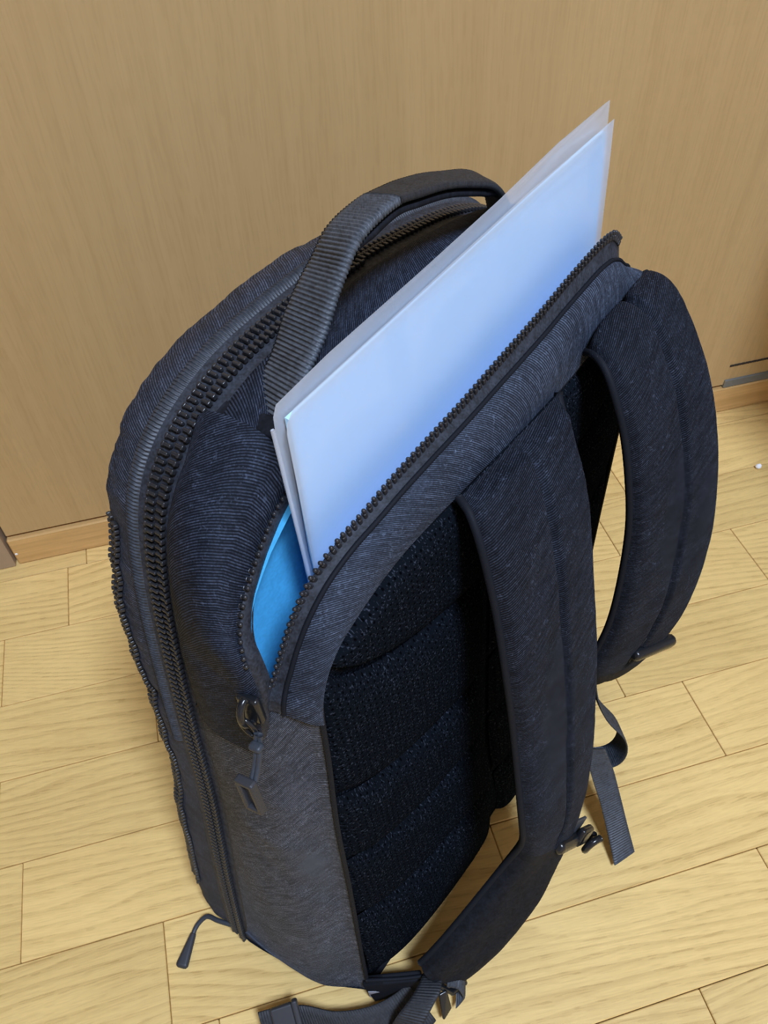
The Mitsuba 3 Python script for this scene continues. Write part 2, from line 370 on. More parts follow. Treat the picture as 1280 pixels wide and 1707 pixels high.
LP = lower_panel(True)
m, uv = sheet(loft(LP, 40), .004, 22, 1.0)
put(BP + 'side_panel', m, 'grey_twill', True, uv, label='grey heather lower side panel')
RP = lower_panel(False)
m, uv = sheet(loft(RP, 24), .003, 22, 4.0)
put(BP + 'side_panel', m, 'grey_twill', True, uv, label='grey heather lower side panel on the far side')

# ---- upper body gusset (dark twill) between the open laptop zipper and the main zipper
Bq = rail(B_up, NB)
i0, i1 = wcut(Mi, .296), wcut(Mi, .296, False)
Mq = sub(Mi, i0, i1, NB)
w_l = np.linspace(0, 1, NB)
midq = Bq * .5 + Mq * .5
cv = midq - [.19, 0, .25]; cv[:, 1] = 0; cv /= np.linalg.norm(cv, axis=1, keepdims=True)
sidew = np.clip((.445 - midq[:, 2]) / .05, 0, 1)[:, None]
up_ = np.clip((Bq[:, 2:3] - .375) / .05, 0, 1)
q1 = Bq * .84 + Mq * .16 + cv * (.007 + .010 * up_); q2 = Bq * .5 + Mq * .5 + cv * (.009 + .008 * up_); q3 = Bq * .15 + Mq * .85 + cv * (.005 + .004 * up_)
m, uv = sheet(loft([Bq, q1, q2, q3, Mq], 34), .0035, 26, 2.0)
put(BP + 'body_panel', m, 'dark_twill', True, uv, label='black heather twill upper panel')
# the side part of the panel is a second layer that ends in a crease under the handle
Gs = loft([Bq, q1, q2, q3, Mq], 34)
rowsn = 90; Gp_ = np.zeros((rowsn, 34, 3)); back = np.zeros((1, 34, 3)); hN = NB // 2
for j_ in range(34):
    uend = .088 - .008 * j_ / 33
    ie = float(np.interp(uend, Gs[40:hN, j_, 0], np.arange(40, hN)))
    for c_ in range(3):
        Gp_[:, j_, c_] = np.interp(np.linspace(2, ie, rowsn), np.arange(NB), Gs[:, j_, c_]); back[0, j_, c_] = np.interp(ie - 2, np.arange(NB), Gs[:, j_, c_])
gx = np.cross(np.gradient(Gp_, axis=0), np.gradient(Gp_, axis=1)); gx /= np.linalg.norm(gx, axis=2, keepdims=True) + 1e-12
if gx[20, 17, 0] > 0: gx = -gx
rise = np.clip(np.linspace(0, 1, len(Gp_)) / .25, 0, 1)[:, None] * (np.clip(np.minimum(np.arange(34), np.arange(34)[::-1]) / 4, 0, 1))[None, :]
lip = .0028 + .0050 * np.clip((np.linspace(0, 1, len(Gp_)) - .86) / .14, 0, 1)[:, None] ** 1.5
Gp_ = Gp_ + gx * (rise * lip)[..., None]
m, uv = sheet(np.concatenate([Gp_, Gp_[-1:] - gx[-1:] * .0012, back + gx[-1:] * .0006], 0), .0015, 40, 7.0)
put(BP + 'body_panel__side_layer', m, 'dark_twill', True, uv, label='folded upper edge of the side layer')
# seam cord where the upper panel meets the lower one
seamc = W3(curve([tuple(LP[4][-1] + [-.001, 0, 0]), tuple(LP[3][-1] + [-.001, 0, 0]), tuple(LP[2][-1] + [-.001, 0, .0]), tuple(LP[1][-1] + [-.001, 0, 0]), tuple(LP[0][-1])], 60))
put(BP + 'side_panel__seam', tube(seamc, .0011, 6), 'binding', True)

# ---- main zipper: tapes, rows of teeth, ribbed binding
tapeR = off(M, -.004, -.0005); tapeR0 = off(M, -.022, -.0030)
tapeL = off(M, .004, -.0005); tapeL0 = off(M, .012, .0012)
m, uv = sheet(loft([tapeR0, tapeR, tapeL, tapeL0], 12, True), .0012, 60, 3.0)
put(BP + 'main_zipper', m, 'zipper_tape', True, uv, label='black tape of the closed main zipper')

def tooth_mesh(s=1.0):
    """one moulded tooth: wide foot, waist and round head (x across, y along, z proud)"""
    a = frame_box((-.0016 * s, 0, .0006 * s), np.array([1, 0, 0.]), np.array([0, 1, 0.]), np.array([0, 0, 1.]), .0030 * s, .0021 * s, .0024 * s, .0006 * s)
    P = [(0.0002 * s, 0, .0009 * s), (.0014 * s, 0, .0009 * s)]
    b = hull(P, [.0008 * s, .00105 * s])
    return join([a, b])
def bar_mesh():
    a = frame_box((-.0022, 0, .0006), np.array([1, 0, 0.]), np.array([0, 1, 0.]), np.array([0, 0, 1.]), .0052, .0019, .0026, .0007)
    return join([a, frame_box((-.0042, 0, .0009), np.array([1, 0, 0.]), np.array([0, 1, 0.]), np.array([0, 0, 1.]), .0018, .0026, .0030, .0007)])
BAR = mikit.ply(bar_mesh(), 'tooth_plastic', smooth=45)
TOOTH = mikit.ply(tooth_mesh(1.0), 'tooth_plastic', smooth=45)
def place(Pw, ax, ay, az, s=1.0):
    Mx = np.eye(4); Mx[:3, 0] = ax * s; Mx[:3, 1] = ay * s; Mx[:3, 2] = az * s; Mx[:3, 3] = Pw; return T4(Mx)
def numbered_teeth(key, mats, start=0, limit=300, ply=None):
    n = start
    for X in mats:
        if n >= limit: break
        scene[key if n == 0 else f'{key}_{n:03d}'] = {**(ply or TOOTH), 'to_world': X}; n += 1
    rest = mats[limit - start:] if limit - start < len(mats) else []
    return n, rest
def tooth_mats(Pc, outward, inner, pitch, s, phase=0.0):
    S = np.r_[0, np.cumsum(np.linalg.norm(np.diff(Pc, axis=0), axis=1))]
    f = lambda Q, t: np.array([np.interp(t, S, Q[:, k]) for k in range(3)])
    T = np.gradient(Pc, axis=0); out = []
    for t in np.arange(phase * pitch, S[-1], pitch):
        y = unit(f(T, t)); x = f(inner, t); x = unit(x - y * (x @ y)); z = np.cross(x, y)
        if z @ f(outward, t) < 0: z = -z; y = -y
        out.append(place(f(Pc, t), x, y, z, s))
    return out
def outdir(Rl):
    T = np.gradient(Rl, axis=0); nrm = np.stack([-T[:, 2], 0 * T[:, 0], T[:, 0]], 1); nrm /= np.linalg.norm(nrm, axis=1, keepdims=True) + 1e-9
    s = np.sign(((Rl - cenr) * nrm).sum(1, keepdims=True)); return nrm * s
def stuff_of(mats, key, label=None):
    tm = tooth_mesh(1.0); ms = []
    for X in mats:
        c = tm.copy(); c.apply_transform(np.array(X.matrix)); ms.append(c)
    if ms: put(key, join(ms), 'tooth_plastic', kind='stuff', label=label)
Mw = W3(M); Mo = Vec(outdir(M)); vin = Vec(np.tile([0, 1.0, 0], (NB, 1)))
tA = tooth_mats(W3(off(M, -.0012, .0004)), Mo, vin, .0040, 1.05)
tB = tooth_mats(W3(off(M, .0012, .0004)), Mo, -vin, .0040, 1.05, .5)
nA = int(len(tA) * .62); inter = [x for p in zip(tA[:nA], tB[:nA]) for x in p]
n_, rest = numbered_teeth(BP + 'main_zipper__tooth', inter, 0, 300, BAR)
stuff_of(rest + tA[nA:] + tB[nA:], BP + 'main_zipper__tooth_row', 'far run of small black teeth')

# ribbed binding along the front of the main zipper
i_end = int(NB * .93)
b0 = W3(off(M, .0115, .0010)); b1 = W3(off(M, .0205, .0005)); 
Pm = (b0 + b1) / 2 + Vec(outdir(M)) * .0022
i_a = int(np.interp(.245, M[:NB // 2, 2], np.arange(NB // 2)))
sl = slice(i_a, i_end)
def densify(Q, n): return curve(Q, n, 'pchip')
L_ = np.linalg.norm(np.diff(Pm[sl], axis=0), axis=1).sum()
nn_ = int(L_ / .0020 * 4)
e0, e1, em = densify(b0[sl], nn_), densify(b1[sl], nn_), densify(Pm[sl], nn_)
rib = (.00055 * np.sin(np.linspace(0, 2 * np.pi * nn_ / 4, nn_)))[:, None]
oo = densify(Vec(outdir(M))[sl] + em[0] * 0, nn_) if False else np.stack([np.interp(np.linspace(0, 1, nn_), np.linspace(0, 1, i_end - i_a), Vec(outdir(M))[sl][:, k]) for k in range(3)], 1)
G = np.stack([e0, e0 * .65 + em * .35 + oo * .0010 + oo * rib, em + oo * .0006 + oo * rib, e1 * .65 + em * .35 + oo * .0010 + oo * rib, e1], 1)
m, uv = sheet(G, world=True)
put(BP + 'ribbed_binding', m, 'webbing', True, uv, label='ribbed black binding beside the main zipper')

# ---- front section: gusset, front face, pocket zipper
F0 = off(M, .0105, -.0004); F1 = off(M, .026, .002); F2 = off(M, .034, .0005); F3 = off(M, .043, -.006)
wv = np.linspace(0, 1, NB)
wob = (meshkit.fbm(np.c_[wv * 38, wv * 0 + 3.1, wv * 0]) - .5)
F1 = F1 + outdir(M) * (wob * .007)[:, None]; F2 = F2 + outdir(M) * (wob * .010)[:, None]; F3 = F3 + outdir(M) * (wob * .010)[:, None]
F0b = F0.copy()
m, uv = sheet(loft([F0, off(M, .0195, .0004), F1, F2], 24), .0045, 40, 9.0)
put(BP + 'front_gusset', m, 'front_twill', True, uv, label='bluish black twill edge of the front section')
# fold wrinkles are in the gusset; the front face closes the bag
cF = np.array([.17, .158, .22])
rings = [F2, F3] + [F3 * (1 - s) + (cF + (F3 - cF) * [1, 0, 1] * 0) * s + [0, .012 * math.sin(min(1, s * 1.5) * math.pi / 2), 0] for s in (.2, .45, .7, .97)]
G = loft(rings, 22)
m, uv = sheet(G, .003, 30, 5.0)
put(BP + 'front_panel', m, 'front_twill', True, uv, label='black front panel')
zi0, zi1 = int(np.interp(.06, M[:NB // 2, 2], np.arange(NB // 2))), int(np.interp(.402, M[:NB // 2, 2], np.arange(NB // 2)))
Zc = (F2 * .85 + F3 * .15)[zi0:zi1] - outdir(M)[zi0:zi1] * .0004
m, uv = sheet(np.stack([Zc + [0, -.006, 0], Zc + outdir(M)[zi0:zi1] * .0012, Zc + [0, .006, 0] - outdir(M)[zi0:zi1] * .003], 1))
put(BP + 'front_pocket_zipper', m, 'zipper_tape', True, uv, label='front pocket zipper')
zin = Vec(np.tile([0, 1.0, 0], (zi1 - zi0, 1)) - .4 * outdir(M)[zi0:zi1])
zo = Vec(outdir(M)[zi0:zi1] + [0, .35, 0])
tA = tooth_mats(W3(Zc + [0, -.0009, 0] + outdir(M)[zi0:zi1] * .0016), zo, zin, .0036, .95); tB = tooth_mats(W3(Zc + [0, .0009, 0] + outdir(M)[zi0:zi1] * .001), zo, -zin, .0036, .95, .5)
numbered_teeth(BP + 'front_pocket_zipper__tooth', [x for p in zip(tA[::-1], tB[::-1]) for x in p], ply=BAR)

# ---- bottom panel
ft = np.stack([np.linspace(0, 1, 30)] * 3, 1)
bl = [LP[0][0], LP[2][0], LP[4][0], F0[0], F2[0], F3[0] + [.01, .004, 0]]
br = [RP[0][-1], RP[2][-1], RP[4][-1], F0[-1], F2[-1], F3[-1] + [-.01, .004, 0]]
G = np.stack([np.linspace(a, b, 24) for a, b in zip(bl, br)], 1)
G[..., 2] = np.minimum(G[..., 2], .012); G[1:-1, :, 2] = .004
m, uv = sheet(loft([G[:, k] for k in range(6)], 20, True))
put(BP + 'bottom_panel', m, 'black_cloth', True, uv, label='black bottom panel')

# ---- rim of the laptop compartment (flap) with its tape and teeth
ra = sub(A, wcut(A, .352), wcut(A, .352, False), NB)
Tq = rail(T_up, NB)
# correspond by angle about a centre
def by_angle(Q, ang, c=(.19, .30)):
    a = np.unwrap(np.arctan2(Q[:, 2] - c[1], -(Q[:, 0] - c[0]))); o = np.argsort(a)
    return np.stack([np.interp(ang, a[o], Q[o, k]) for k in range(3)], 1)
angA = np.unwrap(np.arctan2(ra[:, 2] - .30, -(ra[:, 0] - .19))); ang = np.interp(np.linspace(0, 1, NB), np.linspace(0, 1, NB), angA)
Tr = by_angle(Tq, ang)
dT = Tr - ra
c1 = ra + dT * .30 + [0, -.007, 0]; c2 = ra + dT * .62 + [0, -.0065, .0015]; c3 = ra + dT * .76 + [0, -.002, .001]
m, uv = sheet(loft([ra + [0, .001, 0], ra * 1.0 + dT * .05 + [0, -.004, 0], c1, c2, c3], 22), .0016, 45, 8.0)
put(BP + 'rim_band', m, 'rim_twill', True, uv, label='black twill rim of the open laptop compartment')
m, uv = sheet(loft([c3, ra + dT * .88 + [0, .0005, .0005], Tr, Tr + [0, .003, -.010]], 12, True), .0005, 90, 2.0)
put(BP + 'rim_tape', m, 'zipper_tape', True, uv, label='fine black zipper tape on the rim')
put(BP + 'rim_band__piping', tube(W3(c3 + [0, -.0006, .0004]), .0013, 7), 'binding', True)
put(BP + 'back_seam', tube(W3(A + [0, -.001, 0]), .0016, 7), 'binding', True, label='black edge piping of the back panel')
# teeth of both open branches
Tc = rail(T_up[2:-2], NB); o_T = Vec(np.tile([0, -.35, 1.0], (NB, 1)))
od = outdir(Tc)
tT = tooth_mats(W3(Tc + od * .0004), Vec(od * .2 + [0, -1.0, 0]), Vec(od), .0039, 1.12)
Bc = rail(B_up[3:-3], NB); odB = outdir(Bc)
tBm = tooth_mats(W3(Bc + [0, -.0004, 0] + odB * .0026 + [0, -.0008, 0]), Vec(odB), Vec(np.tile([0, -1.0, 0], (NB, 1)) + odB * .25), .0039, 1.12)
n_, rest1 = numbered_teeth(BP + 'laptop_zipper__tooth', tT[:int(len(tT) * .92)], 0, 300)
n_, rest2 = numbered_teeth(BP + 'laptop_zipper__tooth', tBm[:int(len(tBm) * .45)], n_, 300)
stuff_of(rest1 + rest2 + tT[int(len(tT) * .92):] + tBm[int(len(tBm) * .45):], BP + 'laptop_zipper__tooth_row', 'hidden run of small black teeth')
meta('backpack__laptop_zipper', 'open zipper of the laptop compartment')
# tape of the body-side branch
m, uv = sheet(loft([Bq + [0, .010, 0] + outdir(Bq) * .0050, Bq + [0, .003, 0] + outdir(Bq) * .0032, Bq + [0, -.002, 0] + outdir(Bq) * .0006, Bq + [0, -.001, 0] - outdir(Bq) * .006], 8, True), .0004, 90, 6.0)
put(BP + 'laptop_zipper__tape', m, 'zipper_tape', True, uv)

# ---- teal lining of the laptop compartment
lin = [(p[0], p[2]) for p in off(B_up, 0, -.004)[1:-1]]
lo = [(.345, .20), (.338, .13), (.03, .13), (.018, .20), (.020, .28)]
pf = Polygon(lin + lo).buffer(0)
xs, ys = np.linspace(0, .38, 96), np.linspace(.12, .47, 90)
def lining_wall(poly, vfun, cells=70):
    """grid wall clipped to the polygon by stretching each row between its left and right limits"""
    minx, miny, maxx, maxy = poly.bounds; rows = []
    from shapely.geometry import LineString
    for w in np.linspace(miny + .0005, maxy - .0005, 70):
        g = poly.intersection(LineString([(-1, w), (1, w)])); a, _, b, _ = g.bounds
        u = np.linspace(a, b, cells); rows.append(np.stack([u, vfun(u, w, a, b), np.full(cells, w)], 1))
    return np.stack(rows, 0)
def v_front(u, w, a, b):
    d = np.minimum(u - a, b - u); d = np.clip(d / .018, 0, 1)
    edge = np.interp(w, [.13, .33, .37, .40, .42, .45], [.018, .022, .021, .029, .038, .045])
    return edge + (.054 - edge) * np.sqrt(1 - (1 - d) ** 2)
m, uv = sheet(lining_wall(pf, v_front), .002, 30, 3.0)
put(BP + 'lining', m, 'teal_lining', True, uv, label='bright teal lining inside the laptop compartment')
lin2 = [(p[0], p[2]) for p in off(T_up, 0, -.016)[1:-1]]
pb = Polygon(lin2 + lo).buffer(0)
def v_back(u, w, a, b):
    d = np.clip(np.minimum(u - a, b - u) / .012, 0, 1); return .0215 - .0035 * np.sqrt(1 - (1 - d) ** 2)
m, uv = sheet(lining_wall(pb, v_back))
put(BP + 'lining', m, 'teal_lining', True, uv, label='teal lining of the flap')

# ---- back panel: base mesh and chevron pads
def uleft(w): return np.interp(w, [.0, .08, .175, .253, .317, .365, .385, .398, .406], [.003, .010, .018, .023, .030, .035, .045, .066, .11])
def uright(w): return np.interp(w, [0, .1, .2, .28, .39, .406], [.312, .322, .337, .352, .372, .35])
rows = []
for w in np.linspace(.002, .402, 60):
    a, b = uleft(w) + .001, uright(w) - .001; u = np.linspace(a, b, 50)
    lum = -.012 * np.exp(-((w - .02) / .06) ** 2)
    rows.append(np.stack([u, np.full(50, .004) + lum * np.sin(np.pi * np.linspace(0, 1, 50)) ** .5, np.full(50, w)], 1))
m, uv = sheet(np.stack(rows))
put(BP + 'back_panel', m, 'spacer_mesh', True, uv, label='black padded back panel of spacer mesh')
def pad(side, k, w_hi, w_lo):
    """one pad: its upper and lower edges drop towards the middle of the back"""
    n, q = 46, 26; rows = []
    for t in np.linspace(0, 1, n):                      # t: from the outer edge to the middle channel
        d = t * .148
        dropp = .80 * .088 * (1 - math.exp(-d / .070))
        row = []
        for s in np.linspace(0, 1, q):
            w = w_lo + (w_hi - w_lo) * s - dropp
            w = max(w, .006)
            ul, ur = uleft(w) + .0015, uright(w) - .0015
            c = .178 + .03 * (w - .2)
            u = ul + (c - .006 - ul) * t if side < 0 else ur + (c + .006 - ur) * t
            e = (1 - abs(2 * s - 1) ** 5) * (1 - abs(2 * t - 1) ** 9)
            lum = -.010 * math.exp(-((w - .02) / .07) ** 2)
            row.append((u, .002 + lum - .0085 * max(e, 0) ** .75, w))
        rows.append(row)
    G = np.array(rows)
    m, uv = sheet(G, .0006, 45, k)
    uvp = np.c_[G[..., 0].ravel(), G[..., 2].ravel()]
    put(BP + 'back_panel__pad', m, 'spacer_mesh', True, uvp)
edges = [.470, .381, .281, .205, .120, .010 + .05]
edges = [.468, .380, .280, .206, .128, .045]
for side in (-1, 1):
    for k in range(5): 
        if k == 0:
            # top pad is cut by the rim: it follows the seam above
            n, q = 46, 26; rows = []
            for t in np.linspace(0, 1, n):
                d = t * .148; dropp = .80 * .088 * (1 - math.exp(-d / .070)); row = []
                c0 = .186; e0 = .046 if side < 0 else .362
                u0 = e0 + (c0 + side * .006 - e0) * t
                wt = np.interp(u0, A[60:-60, 0], A[60:-60, 2] - .004) ; wl = .380 - dropp
                wt = max(wt, wl + .002)
                for s in np.linspace(0, 1, q):
                    w = wl + (wt - wl) * s
                    e = (1 - abs(2 * s - 1) ** 5) * (1 - abs(2 * t - 1) ** 9)
                    row.append((u0, .002 - .0085 * max(e, 0) ** .75, w))
                rows.append(row)
            G = np.array(rows); m, uv = sheet(G, .0006, 45, 33)
            put(BP + 'back_panel__pad', m, 'spacer_mesh', True, np.c_[G[..., 0].ravel(), G[..., 2].ravel()])
        else:
            pad(side, k, edges[k] - .002, edges[k + 1] + .002)

# ---- shoulder straps
def strap(key, a, b, split, label, th=.013, lines=False):
    a, b = np.array(a), np.array(b); n = 170
    k = np.arange(len(a)); t = np.linspace(0, len(a) - 1, n)
    aw, bw = W3(CubicSpline(k, a)(t)), W3(CubicSpline(k, b)(t))
    c = (aw + bw) / 2; wd = bw - aw; T = np.gradient(c, axis=0); nn = np.cross(wd, T); nn /= np.linalg.norm(nn, axis=1, keepdims=True)
    if (nn[n // 3] @ -V) < 0: nn = -nn
    q = 41; x = np.linspace(-1, 1, q)
    groove = np.exp(-((x - .04) / .05) ** 2)
    prof = (1 - np.abs(x) ** 5) ** .5
    lobes = 1 - .12 * np.cos(np.pi * (x - .04) * 1.0) * 0
    ramp = np.clip(np.linspace(0, 1, n) / .035, .25, 1) ; cut = int(n * split)
    gam = np.clip((cut - np.arange(n)) / 6, 0, 1)
    h = ramp[:, None] * (th * (.30 + .70 * prof[None, :]) - .0062 * groove[None, :] * gam[:, None])
    fold = meshkit.fbm(np.c_[np.repeat(np.linspace(0, 22, n), q), np.tile(x * 2.0, n), np.full(n * q, 3.3)]).reshape(n, q) - .5
    top = c[:, None] + wd[:, None] * .5 * x[None, :, None] + nn[:, None] * (h + fold * .003 * prof[None, :])[..., None]
    m, uv = sheet(top[:cut + 1], world=True)
    put(key, m, 'strap_twill', True, uv, label=label)
    if cut < n - 2:
        m, uv = sheet(top[cut:] , world=True)
        put(key + '__lower_end', m, 'black_cloth', True, uv, label='plain black lower end of the strap')
    under = c[:, None] + wd[:, None] * .5 * x[None, :, None] - nn[:, None] * (.25 * th * prof[None, :] * ramp[:, None])[..., None]
    side_ = np.stack([top[:, 0], under[:, 0]], 1)
    G = np.concatenate([top[:, :1], under, top[:, -1:]], 1)
    m, uv = sheet(G, world=True)
    put(key + '__underside', m, 'spacer_mesh', True, uv)
    for e in (0, -1):
        put(key + '__edge_binding', tube((top[:, e] + under[:, e]) / 2, .0026, 7), 'binding', True)
    sx = int(np.argmin(np.abs(x - .04)))
    st = top[4:cut, sx] + nn[4:cut] * .0003
    # stitches along the seam
    S = np.r_[0, np.cumsum(np.linalg.norm(np.diff(st, axis=0), axis=1))]; ms = []
    for s0 in np.arange(.002, S[-1] - .004, .0042):
        p0, p1 = [np.array([np.interp(s, S, st[:, j]) for j in range(3)]) for s in (s0, s0 + .0026)]
        ms.append(tube(np.array([p0, (p0 + p1) / 2 + [0, 0, .0002], p1]), .00035, 5))
    put(key + '__stitching', join(ms), 'binding', kind='stuff')
    return c, wd, nn, top, t
NA = [(.148, -.004, .406), (.140, -.018, .397), (.136, -.027, .375), (.133, -.035, .344), (.129, -.043, .305), (.127, -.049, .264), (.120, -.058, .219), (.113, -.066, .183), (.112, -.067, .157), (.106, -.061, .131), (.085, -.052, .102), (.057, -.042, .073), (.035, -.032, .049)]
NBp = [(.249, -.004, .405), (.234, -.019, .386), (.224, -.031, .373), (.217, -.040, .351), (.209, -.049, .318), (.202, -.059, .274), (.194, -.067, .224), (.181, -.075, .166), (.166, -.077, .120), (.144, -.077, .088), (.116, -.076, .061), (.080, -.066, .033), (.053, -.051, .013)]
S1 = strap(BP + 'shoulder_strap', NA, NBp, .70, 'black twill shoulder strap nearer the camera')
FA = [(.282, -.004, .412), (.270, -.020, .415), (.266, -.030, .401), (.265, -.039, .378), (.263, -.047, .346), (.261, -.052, .314), (.257, -.054, .273), (.252, -.053, .229), (.248, -.047, .192), (.252, -.040, .160), (.285, -.026, .10), (.325, -.012, .05)]
FBp = [(.372, -.004, .412), (.362, -.015, .417), (.354, -.029, .409), (.348, -.046, .389), (.341, -.062, .360), (.333, -.075, .322), (.325, -.083, .283), (.315, -.085, .238), (.307, -.077, .187), (.308, -.061, .135), (.325, -.040, .075), (.345, -.016, .030)]
S2 = strap(BP + 'shoulder_strap', FA, FBp, .80, 'black twill shoulder strap on the far side')

# sternum slider on each strap
def sternum(S, frac, key, hook, offs):
    c, wd, nn, top, t = S; i = int(frac * (len(c) - 1)); e = unit(wd[i]); n_ = nn[i]; T = unit(np.cross(e, n_))
    p = c[i] + wd[i] * offs + n_ * .013
    put(key, frame_box(p, e, T, n_, .040, .0105, .0095, .004), 'black_plastic', smooth=40, label='glossy black strap slider')
    put(key + '__webbing_tab', frame_box(p + T * .010 - n_ * .0035, e, T, n_, .026, .018, .0022, .0009), 'webbing', smooth=40)
    put(key + '__webbing_tab', frame_box(p - T * .010 - n_ * .0035, e, T, n_, .026, .014, .0022, .0009), 'webbing', smooth=40)
    if hook:
        th = np.linspace(-.4, 4.6, 26)
        q0 = p + e * .021 + n_ * .004
        arc = np.array([q0 + (.0075 * np.cos(a)) * e + (.0075 * np.sin(a)) * T + n_ * (.0015 * a) for a in th])
        put(key + '__hook', tube(arc, .0026, 9), 'black_plastic', True, label='curved glossy buckle hook')
        put(key + '__hook_base', frame_box(p + e * .012 - T * .004 + n_ * .002, e, T, n_, .016, .016, .006, .0025), 'black_plastic', smooth=40)
sternum(S1, .70, BP + 'strap_slider', True, .36)
sternum(S2, .745, BP + 'strap_slider', False, .24)

# ---- grab handle of ribbed webbing
HL = np.array([(.096, .083, .449), (.109, .08, .462), (.122, .08, .471), (.136, .08, .486), (.147, .08, .495), (.158, .08, .502), (.170, .08, .510), (.182, .08, .513), (.196, .08, .514), (.215, .079, .513), (.234, .078, .510), (.261, .078, .502), (.286, .078, .493), (.303, .078, .478), (.309, .078, .455)])
HR = np.array([(.088, .049, .456), (.103, .049, .472), (.113, .049, .480), (.128, .050, .490), (.139, .050, .503), (.147, .050, .511), (.155, .050, .518), (.168, .050, .523), (.186, .050, .525), (.205, .050, .5215), (.225, .050, .517), (.250, .050, .508), (.272, .050, .497), (.285, .050, .478), (.290, .050, .450)])
hl, hr = W3(curve(HL, 160)), W3(curve(HR, 160))
k_ = 76
m, uv = ribbon(hl[:k_ + 1], hr[:k_ + 1], .0045, ribs=.0021, rib_h=.0006, dome=.25)
put(BP + 'handle', m, 'handle_webbing', True, uv, label='ribbed black webbing grab handle')
m, uv = ribbon(hl[k_:], hr[k_:], .0045, ribs=.0021, rib_h=.0002)
put(BP + 'handle', m, 'black_webbing', True, uv, label='folded dark top and far leg of the grab handle')
inn = np.linspace(0, 1, 160)[:, None]
dn = np.cross(np.gradient((hl + hr) / 2, axis=0), hr - hl); dn /= np.linalg.norm(dn, axis=1, keepdims=True)
if dn[80][2] > 0: dn = -dn
sw = np.clip(np.minimum(np.arange(160) - 52, 134 - np.arange(160)) / 10, 0, 1)[:, None]
gl, gr = hl * .94 + hr * .06 + dn * (.0005 + .0042 * sw), hl * .06 + hr * .94 + dn * (.0005 + .0042 * sw)
m, uv = ribbon(gl[52:135], gr[52:135], .004, dome=.0)
put(BP + 'handle__grip', m, 'black_cloth', True, uv, label='smooth black underside of the handle')
# anchor pocket of the handle: dark slot and webbing base under the near end
hb = W3([(.083, .088, .4525), (.083, .046, .4555)]); hb2 = W3([(.100, .088, .457), (.100, .046, .463)])
m, uv = ribbon(np.linspace(hb[0], hb2[0], 20), np.linspace(hb[1], hb2[1], 20), .003, ribs=.0021, rib_h=.0003)
put(BP + 'handle__anchor', m, 'webbing', True, uv)

sl_a, sl_b = W3([(.0830, .085, .4575), (.0875, .045, .4595)]), W3([(.0930, .085, .4600), (.0975, .045, .4635)])
m, uv = ribbon(np.linspace(sl_a[0], sl_a[1], 20), np.linspace(sl_b[0], sl_b[1], 20), .0030)
put(BP + 'handle__anchor_slot', m, 'black_cloth', True, uv, label='dark slot where the handle is sewn in')

# ---- zipper slider with pull cord on the left side
sc = W3([.0165, .0235, .366]); su = unit(Vec([-1, -.15, .1])); sw_ = unit(Vec([0, .10, 1])); sw_ = unit(sw_ - su * (su @ sw_)); sv_ = np.cross(sw_, su)
put(BP + 'slider', frame_box(sc + su * .002, sv_, sw_, su, .0125, .0165, .0050, .0020), 'black_plastic', smooth=40, label='glossy black zipper slider')
put(BP + 'slider__bridge', tube(np.array([sc + sw_ * (.008 * math.cos(a)) + su * (.0035 + .0062 * math.sin(a)) for a in np.linspace(.05, math.pi - .05, 18)]), .0020, 9), 'black_plastic', True)
pull_c = sc + su * .0075 - sw_ * .0085
put(BP + 'slider__ring', tube(np.array([pull_c + sv_ * (.0042 * math.cos(a)) + sw_ * (.0080 * math.sin(a)) + su * .0012 * math.sin(a) for a in np.linspace(0, 2 * math.pi, 40)]), .0012, 7), 'black_plastic', True)
cordp = [W3(p) for p in [(.0085, .0150, .360), (.0065, .0145, .356), (.0040, .0130, .3535), (.0000, .0120, .347), (-.0050, .0107, .3418)]]
put(BP + 'slider__cord', join([tube(curve([p + sv_ * .0011 * s for p in cordp], 40), .0014, 8) for s in (-1, 1)]), 'webbing', True)
put(BP + 'slider__cord_knot', frame_box(cordp[2] + sw_ * .003, sv_, sw_, su, .0072, .0040, .0052, .0018), 'webbing', smooth=40)
tc = W3([-.0085, .0120, .3320])
tb = join([frame_box(tc + sv_ * .0040 * s, sv_, sw_, su, .0032, .0240, .0046, .0012) for s in (-1, 1)] + [frame_box(tc + sw_ * .0105 * s, sv_, sw_, su, .0105, .0036, .0046, .0012) for s in (-1, 1)] + [frame_box(tc - su * .0012, sv_, sw_, su, .008, .022, .0016, .0006)])
put(BP + 'slider__pull_tab', tb, 'matte_plastic', smooth=40, label='dark grey rectangular pull tab')

# ---- front pocket pull lying on the floor
fp = W3([(-.0264, .1076, .014), (-.0310, .1200, .013), (-.0345, .1310, .010), (-.0410, .1335, .007), (-.0500, .1320, .0045)])
put(BP + 'front_pull_cord', tube(curve(fp, 40), .0019, 8), 'webbing', True, label='short black pull cord on the floor')
e_ = unit(Vec([-.016, -.006, 0])); 
put(BP + 'front_pull_cord__pull_tab', hull([fp[-1] - e_ * 0, fp[-1] + unit(W3([-.0663, .1250, .004]) - fp[-1]) * .021 + unit(np.cross([0, 0, 1.], W3([-.0663, .1250, .004]) - fp[-1])) * .0022, fp[-1] + unit(W3([-.0663, .1250, .004]) - fp[-1]) * .021 - unit(np.cross([0, 0, 1.], W3([-.0663, .1250, .004]) - fp[-1])) * .0022], [.0026, .0028, .0028]), 'matte_plastic', smooth=40)

